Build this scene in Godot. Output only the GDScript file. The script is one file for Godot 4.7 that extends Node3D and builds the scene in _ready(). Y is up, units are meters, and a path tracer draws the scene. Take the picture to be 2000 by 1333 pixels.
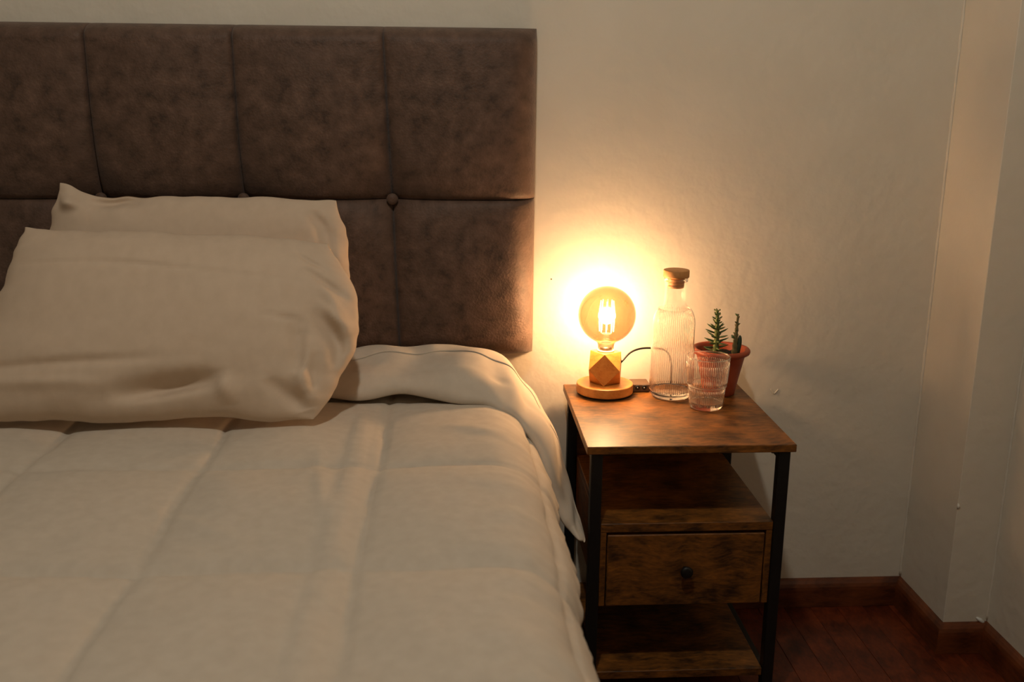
extends Node3D

const TABLE_Y := 0.579
var used_names := {}
var materials := {}
var bumpy := FastNoiseLite.new()

# ---------------------------------------------------------------- helpers: objects

func numbered(called: String) -> String:
	if not used_names.has(called):
		used_names[called] = 0
		return called
	used_names[called] += 1
	return "%s_%03d" % [called, used_names[called]]

func thing(called: String, label: String, category: String, at := Vector3.ZERO, turn := 0.0, group := "") -> Node3D:
	var o := Node3D.new()
	o.name = numbered(called)
	add_child(o)
	o.position = at
	o.rotation.y = turn
	tag(o, label, category, group)
	return o

func tag(o: Node3D, label: String, category: String, group := "") -> void:
	o.set_meta("label", label)
	o.set_meta("category", category)
	if group != "":
		o.set_meta("group", group)

func part(called: String, mesh: Mesh, m: Material, parent: Node3D, at := Vector3.ZERO, turn := Vector3.ZERO) -> MeshInstance3D:
	var o := MeshInstance3D.new()
	o.name = called
	o.mesh = mesh
	o.material_override = m
	parent.add_child(o, true)
	o.position = at
	o.rotation = turn
	return o

func structure(called: String, mesh: Mesh, m: Material, label: String, category: String, at := Vector3.ZERO) -> MeshInstance3D:
	var o := part(called, mesh, m, self, at)
	o.set_meta("kind", "structure")
	tag(o, label, category)
	return o

# ---------------------------------------------------------------- helpers: shapes

# a grid of points, nu rows of nv; faces point along (row direction) x (column direction) unless flipped
func grid_mesh(p: PackedVector3Array, nu: int, nv: int, flip := false, uv := PackedVector2Array()) -> ArrayMesh:
	var st := SurfaceTool.new()
	st.begin(Mesh.PRIMITIVE_TRIANGLES)
	add_grid(st, p, nu, nv, flip, uv)
	st.generate_normals()
	return st.commit()

func add_grid(st: SurfaceTool, p: PackedVector3Array, nu: int, nv: int, flip := false, uv := PackedVector2Array(), base := 0) -> int:
	st.set_smooth_group(0)
	for k in p.size():
		st.set_uv(uv[k] if uv.size() else Vector2(float(k % nv) / nv, float(k / nv) / nu))
		st.add_vertex(p[k])
	for i in nu - 1:
		for j in nv - 1:
			var a := base + i * nv + j
			var b := a + 1
			var c := a + nv
			var d := c + 1
			if flip:
				for q in [a, b, d, a, d, c]: st.add_index(q)
			else:
				for q in [a, d, b, a, c, d]: st.add_index(q)
	return base + p.size()

func box_uv(v: Vector3, n: Vector3, k: float, shift: Vector2, along_z := false) -> Vector2:
	var a := n.abs()
	var q := Vector2(v.x, v.z)
	if a.x >= a.y and a.x >= a.z:
		q = Vector2(v.z, v.y)
	elif a.z >= a.y:
		q = Vector2(v.x, v.y)
	if along_z:
		q = Vector2(v.z, v.x)
		if a.x > a.y and a.x > a.z:
			q = Vector2(v.z, v.y)
	return q * k + shift

func convex_face(st: SurfaceTool, pts: Array, center: Vector3, k := 1.0, shift := Vector2.ZERO, along_z := false) -> void:
	var n: Vector3 = (pts[1] - pts[0]).cross(pts[2] - pts[0]).normalized()
	var mid := Vector3.ZERO
	for q in pts: mid += q
	mid /= pts.size()
	if n.dot(mid - center) < 0.0:
		pts.reverse()
		n = -n
	for i in range(1, pts.size() - 1):
		for q in [pts[0], pts[i + 1], pts[i]]:
			st.set_normal(n)
			st.set_uv(box_uv(q, n, k, shift, along_z))
			st.add_vertex(q)

# a box with chamfered edges, its middle at the origin
func bevel_box(size: Vector3, b := 0.001, k := 1.0, shift := Vector2.ZERO, along_z := false) -> ArrayMesh:
	var st := SurfaceTool.new()
	st.begin(Mesh.PRIMITIVE_TRIANGLES)
	add_bevel_box(st, Vector3.ZERO, size, b, k, shift, along_z)
	return st.commit()

func add_bevel_box(st: SurfaceTool, at: Vector3, size: Vector3, b := 0.001, k := 1.0, shift := Vector2.ZERO, along_z := false) -> void:
	var h := size / 2.0
	var i := h - Vector3(b, b, b)
	for s in [-1.0, 1.0]:
		convex_face(st, [at + Vector3(s * h.x, -i.y, -i.z), at + Vector3(s * h.x, i.y, -i.z), at + Vector3(s * h.x, i.y, i.z), at + Vector3(s * h.x, -i.y, i.z)], at, k, shift, along_z)
		convex_face(st, [at + Vector3(-i.x, s * h.y, -i.z), at + Vector3(i.x, s * h.y, -i.z), at + Vector3(i.x, s * h.y, i.z), at + Vector3(-i.x, s * h.y, i.z)], at, k, shift, along_z)
		convex_face(st, [at + Vector3(-i.x, -i.y, s * h.z), at + Vector3(i.x, -i.y, s * h.z), at + Vector3(i.x, i.y, s * h.z), at + Vector3(-i.x, i.y, s * h.z)], at, k, shift, along_z)
		for t in [-1.0, 1.0]:
			convex_face(st, [at + Vector3(s * h.x, t * i.y, -i.z), at + Vector3(s * h.x, t * i.y, i.z), at + Vector3(s * i.x, t * h.y, i.z), at + Vector3(s * i.x, t * h.y, -i.z)], at, k, shift, along_z)
			convex_face(st, [at + Vector3(s * h.x, -i.y, t * i.z), at + Vector3(s * h.x, i.y, t * i.z), at + Vector3(s * i.x, i.y, t * h.z), at + Vector3(s * i.x, -i.y, t * h.z)], at, k, shift, along_z)
			convex_face(st, [at + Vector3(-i.x, s * h.y, t * i.z), at + Vector3(i.x, s * h.y, t * i.z), at + Vector3(i.x, s * i.y, t * h.z), at + Vector3(-i.x, s * i.y, t * h.z)], at, k, shift, along_z)
			for w in [-1.0, 1.0]:
				convex_face(st, [at + Vector3(s * h.x, t * i.y, w * i.z), at + Vector3(s * i.x, t * h.y, w * i.z), at + Vector3(s * i.x, t * i.y, w * h.z)], at, k, shift, along_z)

# profile of Vector2(radius, height) turned about y; ribs: how many, how deep, between which heights
func lathe(profile: Array, seg := 64, ribs := 0, depth := 0.0, low := 0.0, high := 0.0, inside_from := 9999) -> ArrayMesh:
	var pts := PackedVector3Array()
	var uv := PackedVector2Array()
	for i in profile.size():
		var q: Vector2 = profile[i]
		var f := 0.0
		if ribs and i < inside_from and q.y >= low and q.y <= high:
			f = depth * clampf((q.y - low) / 0.006, 0.0, 1.0) * clampf((high - q.y) / 0.006, 0.0, 1.0)
		for j in seg + 1:
			var a := TAU * j / seg
			var r := q.x
			if f > 0.0:
				r += f * (absf(cos(0.5 * ribs * a)) - 1.0)
			pts.append(Vector3(r * cos(a), q.y, r * sin(a)))
			uv.append(Vector2(a * 0.05, q.y))
	return grid_mesh(pts, profile.size(), seg + 1, true, uv)

# upright glass beads along a profile, all round
func beads(profile: Array, count: int, r: float) -> ArrayMesh:
	var st := SurfaceTool.new()
	st.begin(Mesh.PRIMITIVE_TRIANGLES)
	var at := 0
	for k in count:
		var a := TAU * k / count
		var path := []
		for q in profile:
			path.append(Vector3(q.x * cos(a), q.y, q.x * sin(a)))
		at = add_tube(st, path, r, 6, at)
	st.generate_normals()
	return st.commit()

# rounds the corners of a profile
func smooth_profile(p: Array, steps := 6) -> Array:
	var out := []
	for i in p.size() - 1:
		var a: Vector2 = p[maxi(i - 1, 0)]
		var b: Vector2 = p[i]
		var c: Vector2 = p[i + 1]
		var d: Vector2 = p[mini(i + 2, p.size() - 1)]
		for k in steps:
			out.append(b.cubic_interpolate(c, a, d, float(k) / steps))
	out.append(p[-1])
	return out

func spline(p: Array, steps := 8) -> Array:
	var out := []
	for i in p.size() - 1:
		var a: Vector3 = p[maxi(i - 1, 0)]
		var b: Vector3 = p[i]
		var c: Vector3 = p[i + 1]
		var d: Vector3 = p[mini(i + 2, p.size() - 1)]
		for k in steps:
			out.append(b.cubic_interpolate(c, a, d, float(k) / steps))
	out.append(p[-1])
	return out

# a tube through points; radii: one number, or one for each point
func tube(path: Array, radii, seg := 10) -> ArrayMesh:
	var st := SurfaceTool.new()
	st.begin(Mesh.PRIMITIVE_TRIANGLES)
	add_tube(st, path, radii, seg, 0)
	st.generate_normals()
	return st.commit()

func add_tube(st: SurfaceTool, path: Array, radii, seg := 10, base := 0) -> int:
	var pts := PackedVector3Array()
	var n := path.size()
	var side := Vector3.ZERO
	for i in n:
		var t: Vector3 = (path[mini(i + 1, n - 1)] - path[maxi(i - 1, 0)]).normalized()
		if i == 0:
			side = t.cross(Vector3.UP if absf(t.y) < 0.9 else Vector3.RIGHT).normalized()
		side = (side - t * side.dot(t)).normalized()
		var up := t.cross(side)
		var r: float = radii[i] if radii is Array else radii
		var rows := [r]
		if i == 0: rows = [0.0, r]
		elif i == n - 1: rows = [r, 0.0]
		for rr in rows:
			for j in seg + 1:
				var a := TAU * j / seg
				pts.append(path[i] + (side * cos(a) + up * sin(a)) * rr)
	return add_grid(st, pts, n + 2, seg + 1, true, PackedVector2Array(), base)

# ---------------------------------------------------------------- helpers: materials

func noise(freq: float, octaves := 4, seed_ := 1, kind := FastNoiseLite.TYPE_SIMPLEX_SMOOTH) -> FastNoiseLite:
	var n := FastNoiseLite.new()
	n.noise_type = kind
	n.frequency = freq
	n.seed = seed_
	n.fractal_octaves = octaves
	return n

func noise_texture(n: FastNoiseLite, size := 512, colors := []) -> NoiseTexture2D:
	var t := NoiseTexture2D.new()
	t.width = size
	t.height = size
	t.seamless = true
	t.noise = n
	if colors.size():
		var g := Gradient.new()
		g.offsets = PackedFloat32Array(range(colors.size()).map(func(k): return float(k) / (colors.size() - 1)))
		g.colors = PackedColorArray(colors)
		t.color_ramp = g
	return t

func plain(color: Color, rough := 0.6, metal := 0.0, spec := 0.5) -> StandardMaterial3D:
	var m := StandardMaterial3D.new()
	m.albedo_color = color
	m.roughness = rough
	m.metallic = metal
	m.metallic_specular = spec
	return m

func glowing(color: Color, energy: float) -> StandardMaterial3D:
	var m := plain(color, 0.4)
	m.emission_enabled = true
	m.emission = color
	m.emission_energy_multiplier = energy
	return m

# rustic board: streaks along u, dark blotches and knots
func wood_image(dark: Color, mid: Color, light: Color, streak: float, blotch: float, seed_: int, w := 1024, h := 512) -> ImageTexture:
	var im := Image.create(w, h, false, Image.FORMAT_RGB8)
	var fine := noise(1.0, 3, seed_)
	var broad := noise(1.0, 3, seed_ + 1)
	var warp := noise(1.0, 2, seed_ + 2)
	for y in h:
		for x in w:
			var u := float(x) / w
			var v := float(y) / h
			# the circle makes u repeat without a seam
			var cu := cos(TAU * u)
			var su := sin(TAU * u)
			var bend := warp.get_noise_3d(cu * 0.8, su * 0.8, v * 3.0) * 0.022
			var s := fine.get_noise_3d(cu * 2.2, su * 2.2, (v + bend) * streak)
			var s2 := fine.get_noise_3d(cu * 7.0 + 9.0, su * 7.0, (v + bend) * streak * 3.3)
			var b := broad.get_noise_3d(cu * 1.25, su * 1.25, v * blotch + 7.0)
			var t := clampf(0.52 + 0.36 * s + 0.36 * s2 + 0.5 * b, 0.0, 1.0)
			im.set_pixel(x, y, dark.lerp(mid, t * 2.0) if t < 0.5 else mid.lerp(light, t * 2.0 - 1.0))
	return ImageTexture.create_from_image(im)

func make_materials() -> void:
	# wall paint: off-white, faint roller texture
	var w := plain(Color(0.84, 0.81, 0.755), 0.75)
	w.albedo_texture = noise_texture(noise(0.006, 4, 3), 512, [Color(0.975, 0.972, 0.968), Color(1, 1, 1)])
	w.uv1_triplanar = true
	w.uv1_world_triplanar = true
	w.uv1_scale = Vector3.ONE * 1.3
	w.heightmap_enabled = true
	w.heightmap_texture = noise_texture(noise(0.035, 4, 5), 512)
	w.heightmap_scale = 0.09
	materials.wall = w
	var c := plain(Color(0.88, 0.87, 0.84), 0.8)
	materials.ceiling = c
	materials.plaster = plain(Color(0.86, 0.84, 0.8), 0.8)
	# rustic brown furniture board
	var b := plain(Color(0.92, 0.92, 0.92), 0.42, 0.0, 0.4)
	b.albedo_texture = wood_image(Color(0.19, 0.125, 0.068), Color(0.43, 0.272, 0.118), Color(0.60, 0.38, 0.155), 64.0, 8.0, 11)
	materials.board = b
	# floor boards
	var f := plain(Color.WHITE, 0.4)
	f.albedo_texture = wood_image(Color(0.23, 0.085, 0.035), Color(0.37, 0.15, 0.06), Color(0.47, 0.21, 0.09), 30.0, 3.0, 23)
	materials.floor_board = f
	materials.baseboard = plain(Color.WHITE, 0.42)
	materials.baseboard.albedo_texture = wood_image(Color(0.24, 0.11, 0.05), Color(0.37, 0.185, 0.08), Color(0.46, 0.24, 0.11), 24.0, 2.0, 31, 512, 256)
	materials.under_floor = plain(Color(0.12, 0.06, 0.035), 0.9)
	# pale lamp wood
	var l := plain(Color.WHITE, 0.45)
	l.albedo_texture = wood_image(Color(0.68, 0.42, 0.17), Color(0.76, 0.50, 0.215), Color(0.80, 0.555, 0.26), 26.0, 2.0, 41, 512, 256)
	materials.lamp_wood = l
	var k := plain(Color.WHITE, 0.6)
	k.albedo_texture = wood_image(Color(0.60, 0.40, 0.20), Color(0.74, 0.52, 0.29), Color(0.80, 0.58, 0.34), 20.0, 2.0, 43, 512, 256)
	materials.stopper = k
	materials.black_metal = plain(Color(0.045, 0.043, 0.042), 0.5, 0.2)
	materials.black_plastic = plain(Color(0.05, 0.045, 0.04), 0.45)
	materials.felt = plain(Color(0.06, 0.05, 0.045), 0.95)
	# bed linen
	materials.duvet = linen(Color(0.795, 0.75, 0.69), 61)
	materials.pillow = linen(Color(0.815, 0.735, 0.65), 67)
	materials.mattress = plain(Color(0.7, 0.68, 0.64), 0.9)
	materials.bed_base = plain(Color(0.16, 0.12, 0.1), 0.85)
	# nubuck
	var n := plain(Color.WHITE, 0.62, 0.0, 0.4)
	var mottle := noise(0.010, 7, 71)
	mottle.fractal_gain = 0.64
	n.albedo_texture = noise_texture(mottle, 1024, [Color(0.20, 0.15, 0.12), Color(0.315, 0.237, 0.192), Color(0.375, 0.288, 0.24), Color(0.455, 0.352, 0.295)])
	n.uv1_triplanar = true
	n.uv1_scale = Vector3.ONE * 1.9
	n.heightmap_enabled = true
	n.heightmap_texture = noise_texture(noise(0.09, 4, 73, FastNoiseLite.TYPE_CELLULAR), 1024)
	n.heightmap_scale = 0.09
	n.rim_enabled = true
	n.rim = 0.25
	n.rim_tint = 0.6
	materials.nubuck = n
	# glass
	var g := StandardMaterial3D.new()
	g.albedo_color = Color(0.93, 0.95, 0.93, 0.012)
	g.roughness = 0.03
	g.metallic_specular = 0.7
	g.transparency = BaseMaterial3D.TRANSPARENCY_ALPHA
	materials.glass = g
	var sg := StandardMaterial3D.new()
	sg.albedo_color = Color(1, 1, 1, 0.0)
	sg.roughness = 0.02
	sg.transparency = BaseMaterial3D.TRANSPARENCY_ALPHA
	sg.refraction_enabled = true
	sg.refraction_scale = 0.05
	materials.solid_glass = sg
	var a := StandardMaterial3D.new()
	a.albedo_color = Color(0.75, 0.68, 0.60, 0.0)
	a.roughness = 0.0
	a.transparency = BaseMaterial3D.TRANSPARENCY_ALPHA
	a.refraction_enabled = true
	a.refraction_scale = 0.05
	a.emission_enabled = true
	a.emission = Color(1.0, 0.6, 0.22)
	a.emission_energy_multiplier = 0.03
	materials.bulb_glass = a
	var cg := StandardMaterial3D.new()
	cg.albedo_color = Color(1, 1, 1, 0.05)
	cg.roughness = 0.05
	cg.transparency = BaseMaterial3D.TRANSPARENCY_ALPHA
	materials.thin_glass = cg
	materials.filament = glowing(Color(1.0, 0.88, 0.66), 9.0)
	materials.metal = plain(Color(0.75, 0.73, 0.7), 0.3, 1.0)
	materials.globe = glowing(Color(1.0, 0.9, 0.76), 2.0)
	materials.white_enamel = plain(Color(0.85, 0.85, 0.83), 0.4)
	# pot and plants
	var t := plain(Color(0.61, 0.255, 0.115), 0.5)
	t.albedo_texture = noise_texture(noise(0.02, 4, 81), 256, [Color(0.9, 0.88, 0.86), Color(1, 1, 1)])
	t.uv1_triplanar = true
	t.uv1_scale = Vector3.ONE * 8.0
	materials.pot = t
	materials.soil = plain(Color(0.16, 0.11, 0.075), 0.95)
	materials.soil.albedo_texture = noise_texture(noise(0.08, 3, 83), 256, [Color(0.4, 0.4, 0.4), Color(1, 1, 1)])
	materials.soil.uv1_triplanar = true
	materials.soil.uv1_scale = Vector3.ONE * 12.0
	materials.stem = plain(Color(0.42, 0.47, 0.22), 0.55)
	materials.stem.albedo_texture = noise_texture(noise(0.05, 3, 87), 256, [Color(0.62, 0.66, 0.6), Color(1, 1, 1)])
	materials.stem.uv1_triplanar = true
	materials.stem.uv1_scale = Vector3.ONE * 14.0
	materials.leaf = plain(Color(0.25, 0.33, 0.15), 0.5)
	materials.dry_stem = plain(Color(0.36, 0.33, 0.18), 0.7)
	materials.dark_pad = plain(Color(0.13, 0.20, 0.11), 0.5)

func linen(color: Color, seed_: int) -> StandardMaterial3D:
	var m := plain(color, 0.85, 0.0, 0.3)
	var im := Image.create(512, 512, false, Image.FORMAT_L8)
	var n := noise(0.03, 3, seed_)
	for y in 512:
		for x in 512:
			var v := 0.5 + 0.2 * sin(TAU * x / 4.0) * cos(TAU * y / 8.0) + 0.2 * sin(TAU * y / 4.0) * cos(TAU * x / 8.0) + 0.25 * n.get_noise_2d(x * 0.4, y * 3.0)
			im.set_pixel(x, y, Color(v, v, v))
	m.heightmap_enabled = true
	m.heightmap_texture = ImageTexture.create_from_image(im)
	m.heightmap_scale = 0.012
	m.albedo_texture = noise_texture(noise(0.012, 4, seed_ + 1), 512, [Color(0.95, 0.945, 0.94), Color(1, 1, 1)])
	m.uv1_triplanar = true
	m.uv1_scale = Vector3.ONE * 5.0
	m.rim_enabled = true
	m.rim = 0.2
	m.rim_tint = 0.8
	return m

# ---------------------------------------------------------------- the scene

func _ready() -> void:
	# camera: 35 mm lens, tilted down about 14 degrees
	var cam := Camera3D.new()
	cam.name = "camera"
	add_child(cam)
	var lens := CameraAttributesPhysical.new()
	lens.frustum_focal_length = 35.0
	lens.frustum_focus_distance = 2.12
	lens.exposure_aperture = 4.0
	cam.attributes = lens
	cam.fov = rad_to_deg(2.0 * atan(12.0 / 35.0))
	var yaw := 0.0613
	var pitch := 0.2446
	var roll := 0.009
	var right := Vector3(cos(yaw), 0, sin(yaw))
	var look := Vector3(sin(yaw) * cos(pitch), -sin(pitch), -cos(yaw) * cos(pitch))
	var up := right.cross(look)
	cam.transform = Transform3D(Basis(right * cos(roll) + up * sin(roll), up * cos(roll) - right * sin(roll), -look), Vector3(0, 1.2211, 2.1841))
	cam.near = 0.02
	cam.current = true
	# closed room: no sky light
	var env := Environment.new()
	env.background_mode = Environment.BG_COLOR
	env.background_color = Color.BLACK
	env.tonemap_mode = Environment.TONE_MAPPER_LINEAR
	env.tonemap_exposure = 1.0
	env.sdfgi_enabled = true
	env.ssao_enabled = true
	env.ssil_enabled = true
	var we := WorldEnvironment.new()
	we.name = "world_environment"
	we.environment = env
	add_child(we)
	bumpy = noise(1.0, 3, 5)
	make_materials()
	build_room()
	build_ceiling_lamp(Vector3(-0.05, 2.60, 1.48), 1.18)
	build_headboard()
	build_bed()
	build_pillows()
	build_duvet()
	build_nightstand()
	build_lamp(0.102)
	build_power_block()
	build_carafe()
	build_tumbler()
	build_pot()

# ---------------------------------------------------------------- room

const X_LEFT := -2.25
const X_RIGHT := 1.2019
const X_COLUMN := 1.1004
const Z_COLUMN := 0.2213
const Z_FRONT := 3.5
const Y_CEIL := 2.85

func slab(a: Vector3, b: Vector3) -> ArrayMesh:
	var st := SurfaceTool.new()
	st.begin(Mesh.PRIMITIVE_TRIANGLES)
	add_bevel_box(st, (a + b) / 2.0, b - a, 0.0012)
	return st.commit()

func build_room() -> void:
	var t := 0.12
	var back := structure("wall_back", slab(Vector3(X_LEFT - t, -0.1, -t), Vector3(X_RIGHT + t, Y_CEIL, 0)), materials.wall, "cream painted wall behind the bed and nightstand", "wall")
	structure("wall_left", slab(Vector3(X_LEFT - t, -0.1, 0), Vector3(X_LEFT, Y_CEIL, Z_FRONT)), materials.wall, "cream painted side wall beyond the far side of the bed", "wall")
	structure("wall_right", slab(Vector3(X_RIGHT, -0.1, 0), Vector3(X_RIGHT + t, Y_CEIL, Z_FRONT)), materials.wall, "cream painted side wall in front of the boxed corner column", "wall")
	structure("wall_front", slab(Vector3(X_LEFT - t, -0.1, Z_FRONT), Vector3(X_RIGHT + t, Y_CEIL, Z_FRONT + t)), materials.wall, "cream painted wall facing the foot of the bed", "wall")
	structure("ceiling", slab(Vector3(X_LEFT - t, Y_CEIL, -t), Vector3(X_RIGHT + t, Y_CEIL + t, Z_FRONT + t)), materials.ceiling, "plain white painted ceiling above the bed", "ceiling")
	var column := structure("wall_column", slab(Vector3(X_COLUMN, 0, 0), Vector3(X_RIGHT, Y_CEIL, Z_COLUMN)), materials.wall, "narrow boxed plaster column in the corner beside the nightstand wall", "wall")
	# plaster blemishes on the back wall
	var dab := tube(spline([Vector3(-0.008, 0.004, 0), Vector3(-0.003, -0.003, 0.0008), Vector3(0.001, -0.007, 0.001), Vector3(0.006, -0.002, 0.0006), Vector3(0.010, 0.003, 0)], 4), 0.0013, 8)
	part("plaster_dab", dab, materials.wall, back, Vector3(0.747, 0.552, 0.0002))
	part("nail_hole", tube([Vector3(0, 0, -0.002), Vector3(0, 0, 0.0006)], 0.0016, 8), materials.under_floor, back, Vector3(0.221, 0.817, 0))
	# uneven filler in the corner between wall and column
	var path := []
	var radii := []
	for k in 130:
		var y := 0.075 + k * 0.0125
		path.append(Vector3(X_COLUMN - 0.0015 + 0.0012 * bumpy.get_noise_2d(y * 22.0, 3.0), y, 0.0012))
		radii.append(0.0032 + 0.0014 * bumpy.get_noise_2d(y * 40.0, 9.0))
	part("corner_filler", tube(path, radii, 8), materials.wall, back)
	path = []
	radii = []
	for k in 120:
		var y := 0.075 + k * 0.0125
		path.append(Vector3(X_RIGHT - 0.001 + 0.001 * bumpy.get_noise_2d(y * 22.0, 33.0), y, Z_COLUMN + 0.001))
		radii.append(0.0028 + 0.0014 * bumpy.get_noise_2d(y * 40.0, 29.0))
	part("corner_filler", tube(path, radii, 8), materials.wall, column)
	part("paint_chip", tube([Vector3(0, 0.006, 0), Vector3(0.0015, 0, 0.001), Vector3(0, -0.007, 0)], [0.001, 0.0035, 0.001], 6), materials.plaster, column, Vector3(X_COLUMN, 0.352, Z_COLUMN))
	part("paint_chip", tube([Vector3(-0.012, 0.006, 0), Vector3(-0.003, 0.001, 0.002), Vector3(0.004, -0.006, 0.002), Vector3(0.008, -0.004, 0)], [0.002, 0.005, 0.004, 0.001], 7), materials.white_enamel, column, Vector3(1.188, 0.074, Z_COLUMN))
	# floor: a base and boards running from the headboard wall into the room
	var floor_base := structure("floor", slab(Vector3(X_LEFT - t, -0.1, -t), Vector3(X_RIGHT + t, -0.012, Z_FRONT + t)), materials.under_floor, "reddish brown varnished wooden floor of narrow boards", "floor")
	var cache := {}
	var rng := RandomNumberGenerator.new()
	rng.seed = 7
	var pitch := 0.0655
	var starts := [0.0, 0.42, 0.18, 0.61]
	var col := 0
	var x := X_RIGHT - pitch / 2.0 - 0.001
	while x > X_LEFT:
		var z := 0.0
		var first: float = 0.9 - starts[col % 4]
		var piece := first
		while z < Z_FRONT - 0.01:
			piece = minf(piece, Z_FRONT - z)
			var key := "%.2f_%d" % [piece, rng.randi() % 4]
			if not cache.has(key):
				cache[key] = bevel_box(Vector3(pitch - 0.0006, 0.012, piece - 0.0006), 0.0005, 1.3, Vector2(rng.randf(), rng.randf()), true)
			part("plank", cache[key], materials.floor_board, floor_base, Vector3(x, -0.006 - 0.0006 * rng.randf(), z + piece / 2.0))
			z += piece
			piece = 0.9
		x -= pitch
		col += 1
	baseboard("baseboard_back", Vector3(X_LEFT, 0, 0), Vector3(X_COLUMN, 0, 0), -1, -1, "reddish brown wooden baseboard along the wall behind the bed")
	baseboard("baseboard_column", Vector3(X_COLUMN, 0, 0), Vector3(X_COLUMN, 0, Z_COLUMN), -1, 1, "short wooden baseboard along the side of the corner column")
	baseboard("baseboard_column_front", Vector3(X_COLUMN, 0, Z_COLUMN), Vector3(X_RIGHT, 0, Z_COLUMN), 1, -1, "very short wooden baseboard across the front of the corner column")
	baseboard("baseboard_right", Vector3(X_RIGHT, 0, Z_COLUMN), Vector3(X_RIGHT, 0, Z_FRONT), -1, -1, "long wooden baseboard along the side wall in front of the column")
	baseboard("baseboard_left", Vector3(X_LEFT, 0, Z_FRONT), Vector3(X_LEFT, 0, 0), -1, -1, "wooden baseboard along the wall beyond the far side of the bed")
	baseboard("baseboard_front", Vector3(X_RIGHT, 0, Z_FRONT), Vector3(X_LEFT, 0, Z_FRONT), -1, -1, "wooden baseboard along the wall facing the foot of the bed")

# a moulded board from a to b with the room on its right; -1: an inside corner at that end, 1: an outside one
func baseboard(called: String, a: Vector3, b: Vector3, from_: float, to_: float, label: String) -> void:
	var along := (b - a).normalized()
	var out := along.cross(Vector3.UP) * -1.0
	if out.dot(Vector3(-0.5, 0, 1.7) - a) < 0.0:
		out = -out
	var prof := [Vector2(0, 0.0005), Vector2(0.018, 0.0005), Vector2(0.018, 0.046), Vector2(0.0172, 0.053), Vector2(0.0145, 0.061), Vector2(0.010, 0.067), Vector2(0.005, 0.07), Vector2(0, 0.0705)]
	var st := SurfaceTool.new()
	st.begin(Mesh.PRIMITIVE_TRIANGLES)
	st.set_smooth_group(-1)
	var long := (b - a).length()
	for i in prof.size() - 1:
		var p: Vector2 = prof[i]
		var q: Vector2 = prof[i + 1]
		var p0 := a + out * p.x + Vector3(0, p.y, 0) - along * p.x * from_
		var q0 := a + out * q.x + Vector3(0, q.y, 0) - along * q.x * from_
		var p1 := b + out * p.x + Vector3(0, p.y, 0) + along * p.x * to_
		var q1 := b + out * q.x + Vector3(0, q.y, 0) + along * q.x * to_
		var n := (out * (q.y - p.y) + Vector3(0, p.x - q.x, 0)).normalized()
		for v in [[p0, 0.0, p], [q0, 0.0, q], [q1, long, q], [p0, 0.0, p], [q1, long, q], [p1, long, p]]:
			st.set_normal(n)
			st.set_uv(Vector2(v[1] * 1.1, (v[2].x + v[2].y) * 2.6))
			st.add_vertex(v[0])
	structure(called, st.commit(), materials.baseboard, label, "baseboard")

func build_ceiling_lamp(at: Vector3, energy: float) -> void:
	var o := thing("ceiling_lamp", "pendant lamp with a dark metal dome shade above the bed", "lamp", at)
	part("globe", lathe(smooth_profile([Vector2(0.0, -0.05), Vector2(0.03, -0.042), Vector2(0.048, -0.015), Vector2(0.048, 0.015), Vector2(0.03, 0.042), Vector2(0.018, 0.06)], 5), 32), materials.globe, o)
	part("dome_shade", lathe(smooth_profile([Vector2(0.17, -0.035), Vector2(0.16, 0.02), Vector2(0.11, 0.08), Vector2(0.04, 0.105), Vector2(0.0, 0.106), Vector2(0.0, 0.102), Vector2(0.04, 0.101), Vector2(0.108, 0.076), Vector2(0.156, 0.018), Vector2(0.167, -0.035)], 4), 40), materials.black_metal, o)
	part("rod", tube([Vector3(0, 0.107, 0), Vector3(0, Y_CEIL - at.y - 0.02, 0)], 0.008), materials.black_metal, o)
	part("canopy", lathe([Vector2(0.0, Y_CEIL - at.y - 0.03), Vector2(0.05, Y_CEIL - at.y - 0.028), Vector2(0.06, Y_CEIL - at.y - 0.02), Vector2(0.06, Y_CEIL - at.y - 0.0005), Vector2(0, Y_CEIL - at.y - 0.0005)], 32), materials.black_metal, o)
	var l := OmniLight3D.new()
	l.name = "globe_light"
	l.light_color = Color(1.0, 0.965, 0.90)
	l.light_energy = energy
	l.light_size = 0.05
	l.omni_range = 12.0
	l.omni_attenuation = 2.0
	l.shadow_enabled = true
	o.add_child(l)

# ---------------------------------------------------------------- bed

const HB_TOP := 1.352
const HB_LOW := 0.652
const HB_MID := 1.0
const HB_DEEP := 0.088

func build_headboard() -> void:
	var o := thing("headboard", "brown nubuck tufted headboard hung on the wall behind the pillows", "headboard")
	var xs := [-1.307, -1.020, -0.730, -0.440, -0.138, 0.1796]
	var ys := [HB_LOW, HB_MID, HB_TOP]
	part("backing_board", slab(Vector3(xs[0] + 0.012, HB_LOW + 0.012, 0.001), Vector3(xs[5] - 0.012, HB_TOP - 0.012, 0.012)), materials.bed_base, o)
	for i in 5:
		for j in 2:
			part("padded_panel", pad(xs[i], xs[i + 1], ys[j], ys[j + 1], i == 0, i == 4, j == 0, j == 1), materials.nubuck, o)
	for i in range(1, 5):
		part("button", lathe(smooth_profile([Vector2(0.0, 0.007), Vector2(0.006, 0.0062), Vector2(0.0108, 0.003), Vector2(0.0122, -0.002), Vector2(0.009, -0.008), Vector2(0, -0.008)], 4), 24), materials.nubuck, o, Vector3(xs[i] + seam_lean(xs[i], HB_MID), HB_MID, HB_DEEP - 0.034), Vector3(PI / 2, 0, 0))

# the sewn seams run slightly askew
func seam_lean(x: float, y: float) -> float:
	return clampf(0.012 + 0.017 * (x + 0.138) / 0.58, 0.0, 0.012) * (HB_TOP - y) / 0.352

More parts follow.
